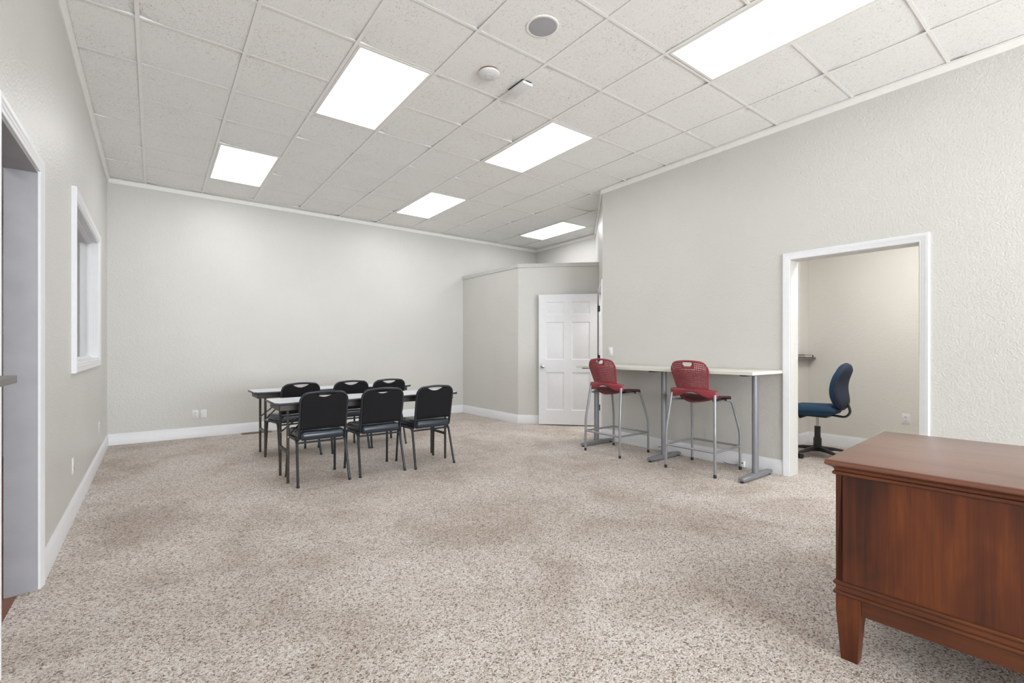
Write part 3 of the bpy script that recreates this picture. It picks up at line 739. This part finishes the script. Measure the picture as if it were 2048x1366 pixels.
# ------------------------------------------------------------ red stools (face +y)
def perf(mb, fn, nu, nv, state):
    # state(i,j): 0 = perforated, 1 = solid, 2 = removed
    base = len(mb.v)
    mb.v += [fn(i/nu, j/nv) for j in range(nv+1) for i in range(nu+1)]
    V = lambda i, j: base+j*(nu+1)+i
    for j in range(nv):
        for i in range(nu):
            s = state(i, j)
            if s == 2: continue
            q = (V(i, j), V(i+1, j), V(i+1, j+1), V(i, j+1))
            if s == 1: mb.f.append(q); continue
            b = len(mb.v)
            hv = [(0.50, 0.08), (0.90, 0.50), (0.50, 0.92), (0.10, 0.50)]
            mb.v += [fn((i+a)/nu, (j+c)/nv) for a, c in hv]
            D = [b, b+1, b+2, b+3]
            for k in range(4):
                mb.f.append((q[k], q[(k+1) % 4], D[k]))
                mb.f.append((q[(k+1) % 4], D[(k+1) % 4], D[k]))
def make_stool():
    t = empty('bar_stool', (0, 0, 0), label='x', cat='stool', group='red perforated bar stools')
    ZS = 0.722
    # backrest shell: u across, v up
    def hw(v):          # half width over height
        return 0.166+0.040*v
    def bz(u, v):
        x = 2*u-1
        top = 0.292-0.020*abs(x)**2-0.045*abs(x)**9
        bot = -0.005
        return 0.80+bot+(top-bot)*v
    def bfn(u, v):
        x = 2*u-1; w = hw(v)
        if v > 0.75: w -= 0.016*((v-0.75)/0.25)**3
        z = bz(u, v)
        y = -0.222-0.075*v+0.036*(x*x)-0.010*math.sin(pi*v)*(1-x*x)
        return (x*w, y, z)
    mb = MB(); nu, nv = 24, 15
    def st(i, j):
        if (j == nv-2 and 9 <= i <= 14) or (j == nv-3 and 10 <= i <= 13): return 2
        if j == nv-1 or i < 1 or i > nu-2 or j < 2: return 1
        if j >= nv-4 and 8 <= i <= 15: return 1
        return 0
    perf(mb, bfn, nu, nv, st)
    V = lambda i, j: Vector(mb.v[j*(nu+1)+i])
    for i, i2 in ((10, 9), (14, 15)): mb.v[(nv-2)*(nu+1)+i] = tuple((V(i2, nv-2)+V(i, nv-3))/2)
    mb.build('backrest', M['red'], t, solid=0.007)
    # lower band of the back with wings that clasp the rear legs
    def wfn(u, v):
        x = 2*u-1
        zt = 0.806+0.004-0.0*abs(x); ax = abs(x)
        zt = 0.812 if ax < 0.80 else 0.812-0.010*((ax-0.80)/0.20)
        zb = 0.726+0.057*(0.5+0.5*math.cos(pi*min(1, ax/0.78)))
        z = zb+(zt-zb)*v
        w = 0.246
        y = -0.222+0.036*(x*w/0.19)**2*0.8-0.006*math.sin(pi*v)
        return (x*w, y, z)
    MB().grid(wfn, 30, 4).build('lumbar_band', M['red'], t, solid=0.009)
    # seat shell
    def sfn(u, v):
        x = 2*u-1; y = 2*v-1
        w = 0.215*(1-0.10*max(0, -y)**2)
        ww = w*math.sqrt(max(0, 1-0.30*max(0, abs(y)-0.55)**2/0.2))
        z = ZS+0.022*abs(x)**2.2*(0.35+0.65*max(0, min(1, (0.6-y))))-0.034*(1-x*x)*max(0, min(1, 0.4-y))-0.006*(1-x*x)
        if y > 0.55: z -= 0.045*((y-0.55)/0.45)**2
        return (x*ww, -0.165+0.375*v+0.030*(1-x*x)*(1 if y > 0 else -1)*abs(y)**3, z)
    mb = MB(); perf(mb, sfn, 20, 16, lambda i, j: 1 if (i < 3 or i > 16 or j < 2 or j > 11) else 0)
    mb.build('seat', M['redseat'], t, solid=0.010)
    for s in (-1, 1):
        for yy in (-0.05, 0.12): MB().rbox((s*0.13+s*0.035, yy, ZS-0.026), (0.05, 0.05, 0.026), 0.006, 3).build('seat_mount', M['blackp'], t)
        # rear leg continues up into the wing of the back
        lg = MB().tube(fillet([(s*0.258, -0.250, 0.03), (s*0.256, -0.248, 0.375), (s*0.226, -0.190, 0.765)], 0.05), 0.0135, 12).build('leg', M['silver'], t)
        MB().lathe([(0.0140, 0.0), (0.0145, 0.028), (0.0135, 0.032)], 12, (s*0.258, -0.250, 0)).build('foot_tip', M['blackp'], lg)
        lg = MB().tube(fillet([(s*0.258, 0.250, 0.03), (s*0.256, 0.248, 0.375), (s*0.212, 0.160, 0.696), (s*0.160, 0.10, 0.690), (s*0.222, -0.175, 0.690)], [0.05, 0.05, 0.04]), 0.0125, 12).build('leg', M['silver'], t)
        MB().lathe([(0.0140, 0.0), (0.0145, 0.028), (0.0135, 0.032)], 12, (s*0.258, 0.250, 0)).build('foot_tip', M['blackp'], lg)
    mb = MB()
    mb.tube([(-0.256, -0.250, 0.235), (0.256, -0.250, 0.235)], 0.0115, 10); mb.tube([(-0.256, 0.250, 0.235), (0.256, 0.250, 0.235)], 0.0115, 10)
    for s in (-1, 1): mb.tube([(s*0.257, -0.25, 0.235), (s*0.257, 0.25, 0.235)], 0.0115, 10)
    mb.build('footrest', M['silver'], t)
    return t
stl = make_stool(); stl.location = (4.315, 3.665, 0); stl.rotation_euler = (0, 0, R(-90)); stl['label'] = 'red perforated bar stool nearest the open white door'
s2 = copy_tree(stl); s2.location = (4.392, 2.622, 0); s2.rotation_euler = (0, 0, R(-88)); s2['label'] = 'red perforated bar stool nearest the office opening'

# ------------------------------------------------------------ office chair (faces +y)
oc = empty('office_chair', (5.93, 2.15, 0), R(2), label='navy blue swivel office chair inside the small office', cat='office chair')
def seatfn(x, y, z):
    z2 = z
    if y > 0.10: z2 -= 0.05*((y-0.10)/0.15)**2
    z2 += 0.018*(abs(x)/0.24)**2
    if z < 0: z2 -= 0.022*math.exp(-(x*x+(y+.05)**2)/0.02)
    q = max(0, 1-(x/0.25)**2)*max(0, 1-(y/0.26)**2)
    if z > 0: z2 += 0.022*q
    k = 1 if z > -0.01 else 0.90
    return (x*k*(1-0.14*max(0, -y/0.25)), y*k, z2)
MB().rbox((0, 0.03, 0.518), (0.49, 0.49, 0.105), 0.050, 13, seatfn).build('seat', M['blue'], oc)
def backsec(z, front):
    # half section of the kidney-shaped back
    t = (z-0.545)/(1.045-0.545)
    w = 0.215*(max(0, 1-abs(2*t-1)**3.2))**0.42*(0.96-0.06*math.cos(2*pi*t))
    yc = -0.245+0.030*math.sin(pi*min(1, t*1.2))-0.030*t
    th = 0.080*(max(0, 1-abs(2*t-1)**3.0))**0.5
    if not front: th = 0.052*(max(0, 1-abs(2*t-1)**3.0))**0.5*(1+0.42*math.cos(2*pi*(t-0.06)))
    pts = []
    n = 16
    for k in range(n+1):
        a = pi*k/n; x = w*math.cos(a); y = th*math.sin(a)**0.7
        wrap = 0.010*(x/0.2)**2
        pts.append((x, yc+wrap+(y if front else -y), z))
    return pts
zz = [0.545+0.5*(0.5-0.5*math.cos(pi*k/22)) for k in range(23)]
zz[0] += 0.0008; zz[-1] -= 0.0008
MB().loft([backsec(z, True) for z in zz]).build('backrest', M['blue'], oc, smooth=60)
MB().loft([backsec(z, False)[::-1] for z in zz]).build('backrest_shell', M['blueback'], oc, smooth=60)
left = [backsec(z, True)[0] for z in zz]; right = [backsec(z, True)[-1] for z in zz]
MB().tube(left+right[::-1], 0.005, 8, closed=True).build('piping', M['piping'], oc)
MB().tube(fillet([(0, -0.10, 0.475), (0, -0.27, 0.462), (0, -0.315, 0.52), (0, -0.285, 0.62)], 0.07), 0.012, 10, sx=2.0, up=(1, 0, 0)).build('back_bracket', M['blackp'], oc)
mb = MB().rbox((0, 0.0, 0.462), (0.20, 0.24, 0.035), 0.012, 3); mb.build('seat_mechanism', M['blackp'], oc)
MB().tube([(0.0, 0.10, 0.455), (-0.0, 0.185, 0.430)], [0.018, 0.030], 12).build('tension_knob', M['blackp'], oc)
MB().tube([(0, 0, 0.33), (0, 0, 0.46)], 0.014, 14).build('gas_lift', M['steel'], oc)
MB().lathe([(0.040, 0.075), (0.040, 0.20), (0.034, 0.205), (0.034, 0.215), (0.030, 0.22), (0.030, 0.335)], 20).build('column_cover', M['blackp'], oc)
MB().lathe([(0.045, 0.062), (0.055, 0.085), (0.050, 0.115), (0.040, 0.12)], 20).build('hub', M['blackp'], oc)
for k in range(5):
    a = R(20+72*k); ca, sa = math.cos(a), math.sin(a)
    secs = []
    for r, w_, zb, zt in ((0.03, 0.030, 0.066, 0.112), (0.15, 0.026, 0.068, 0.102), (0.27, 0.020, 0.062, 0.080), (0.30, 0.014, 0.062, 0.074)):
        secs.append([(r*ca-q*sa*w_, r*sa+q*ca*w_, z) for q, z in ((-1, zb), (1, zb), (1, zt-.008), (0.5, zt), (-0.5, zt), (-1, zt-.008))])
    arm = MB().loft(secs).build('base_arm', M['blackp'], oc)
    for q in (-1, 1):
        c = Vector((0.285*ca-q*0.016*sa, 0.285*sa+q*0.016*ca, 0.0262)); ax = Vector((-sa, ca, 0))
        MB().tube([c-ax*0.009, c+ax*0.009], 0.026, 18).build('caster', M['blackp'], arm)

# ------------------------------------------------------------ wooden desk in the right foreground
ra = R(3.5); cor = Vector((2.12, 0.705)); DXh, DYh = 0.445, 0.80
cen = cor+Vector((DXh*math.cos(ra)+DYh*math.sin(ra), DXh*math.sin(ra)-DYh*math.cos(ra)))
dk = empty('wooden_desk', (cen.x, cen.y, 0), ra, label='reddish brown wooden desk with tapered legs in the right foreground', cat='desk')
x0, x1, y0, y1 = -DXh, DXh, -DYh, DYh
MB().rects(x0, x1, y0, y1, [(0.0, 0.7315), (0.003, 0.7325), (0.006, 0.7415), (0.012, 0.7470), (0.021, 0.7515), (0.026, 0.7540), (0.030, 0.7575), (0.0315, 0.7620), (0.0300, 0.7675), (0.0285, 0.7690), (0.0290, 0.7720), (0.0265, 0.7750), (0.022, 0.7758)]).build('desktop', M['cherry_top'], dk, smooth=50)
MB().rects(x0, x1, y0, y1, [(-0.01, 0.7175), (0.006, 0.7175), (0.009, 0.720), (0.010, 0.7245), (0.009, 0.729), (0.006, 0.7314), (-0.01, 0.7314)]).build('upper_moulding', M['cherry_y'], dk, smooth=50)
for sx in (-1, 1):
    for sy in (-1, 1):
        px, py = sx*(DXh-0.010), sy*(DYh-0.010)
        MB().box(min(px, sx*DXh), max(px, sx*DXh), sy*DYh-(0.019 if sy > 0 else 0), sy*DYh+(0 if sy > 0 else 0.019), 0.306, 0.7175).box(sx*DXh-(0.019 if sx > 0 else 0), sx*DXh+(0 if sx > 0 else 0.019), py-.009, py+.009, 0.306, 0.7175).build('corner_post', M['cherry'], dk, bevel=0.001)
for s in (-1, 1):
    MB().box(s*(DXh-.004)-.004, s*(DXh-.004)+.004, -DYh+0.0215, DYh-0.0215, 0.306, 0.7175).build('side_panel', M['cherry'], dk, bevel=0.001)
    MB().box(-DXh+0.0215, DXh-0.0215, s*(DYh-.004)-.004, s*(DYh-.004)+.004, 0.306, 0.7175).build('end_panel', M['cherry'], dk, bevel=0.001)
MB().box(x0+.012, x1-.012, y0+.012, y1-.012, 0.300, 0.7175).build('carcass', M['dark'], dk)
MB().rects(x0, x1, y0, y1, [(-0.02, 0.254), (0.004, 0.254), (0.007, 0.257), (0.0075, 0.262), (0.006, 0.267), (0.000, 0.270), (0.000, 0.288), (0.004, 0.291), (0.007, 0.295), (0.0075, 0.300), (0.005, 0.305), (-0.002, 0.308)]).build('lower_moulding', M['cherry_y'], dk, smooth=50)
lw, bw_ = 0.080, 0.054
for sx in (-1, 1):
    for sy in (-1, 1):
        ccx, ccy = sx*(DXh-lw/2), sy*(DYh-lw/2)
        secs = []
        for z, w_ in ((0.0, bw_), (0.19, lw), (0.2535, lw)):
            secs.append([(ccx+a*w_/2, ccy+b*w_/2, z) for a, b in ((-1, -1), (1, -1), (1, 1), (-1, 1))])
        MB().loft(secs).build('leg', M['cherry'], dk, bevel=0.0015, smooth=0)
for s in (-1, 1):
    MB().box(s*(DXh-.018)-.010, s*(DXh-.018)+.010, -DYh+lw, DYh-lw, 0.192, 0.2535).build('apron', M['cherry_y'], dk, bevel=0.001)
    MB().box(-DXh+lw, DXh-lw, s*(DYh-.018)-.010, s*(DYh-.018)+.010, 0.192, 0.2535).build('apron', M['cherry_y'], dk, bevel=0.001)
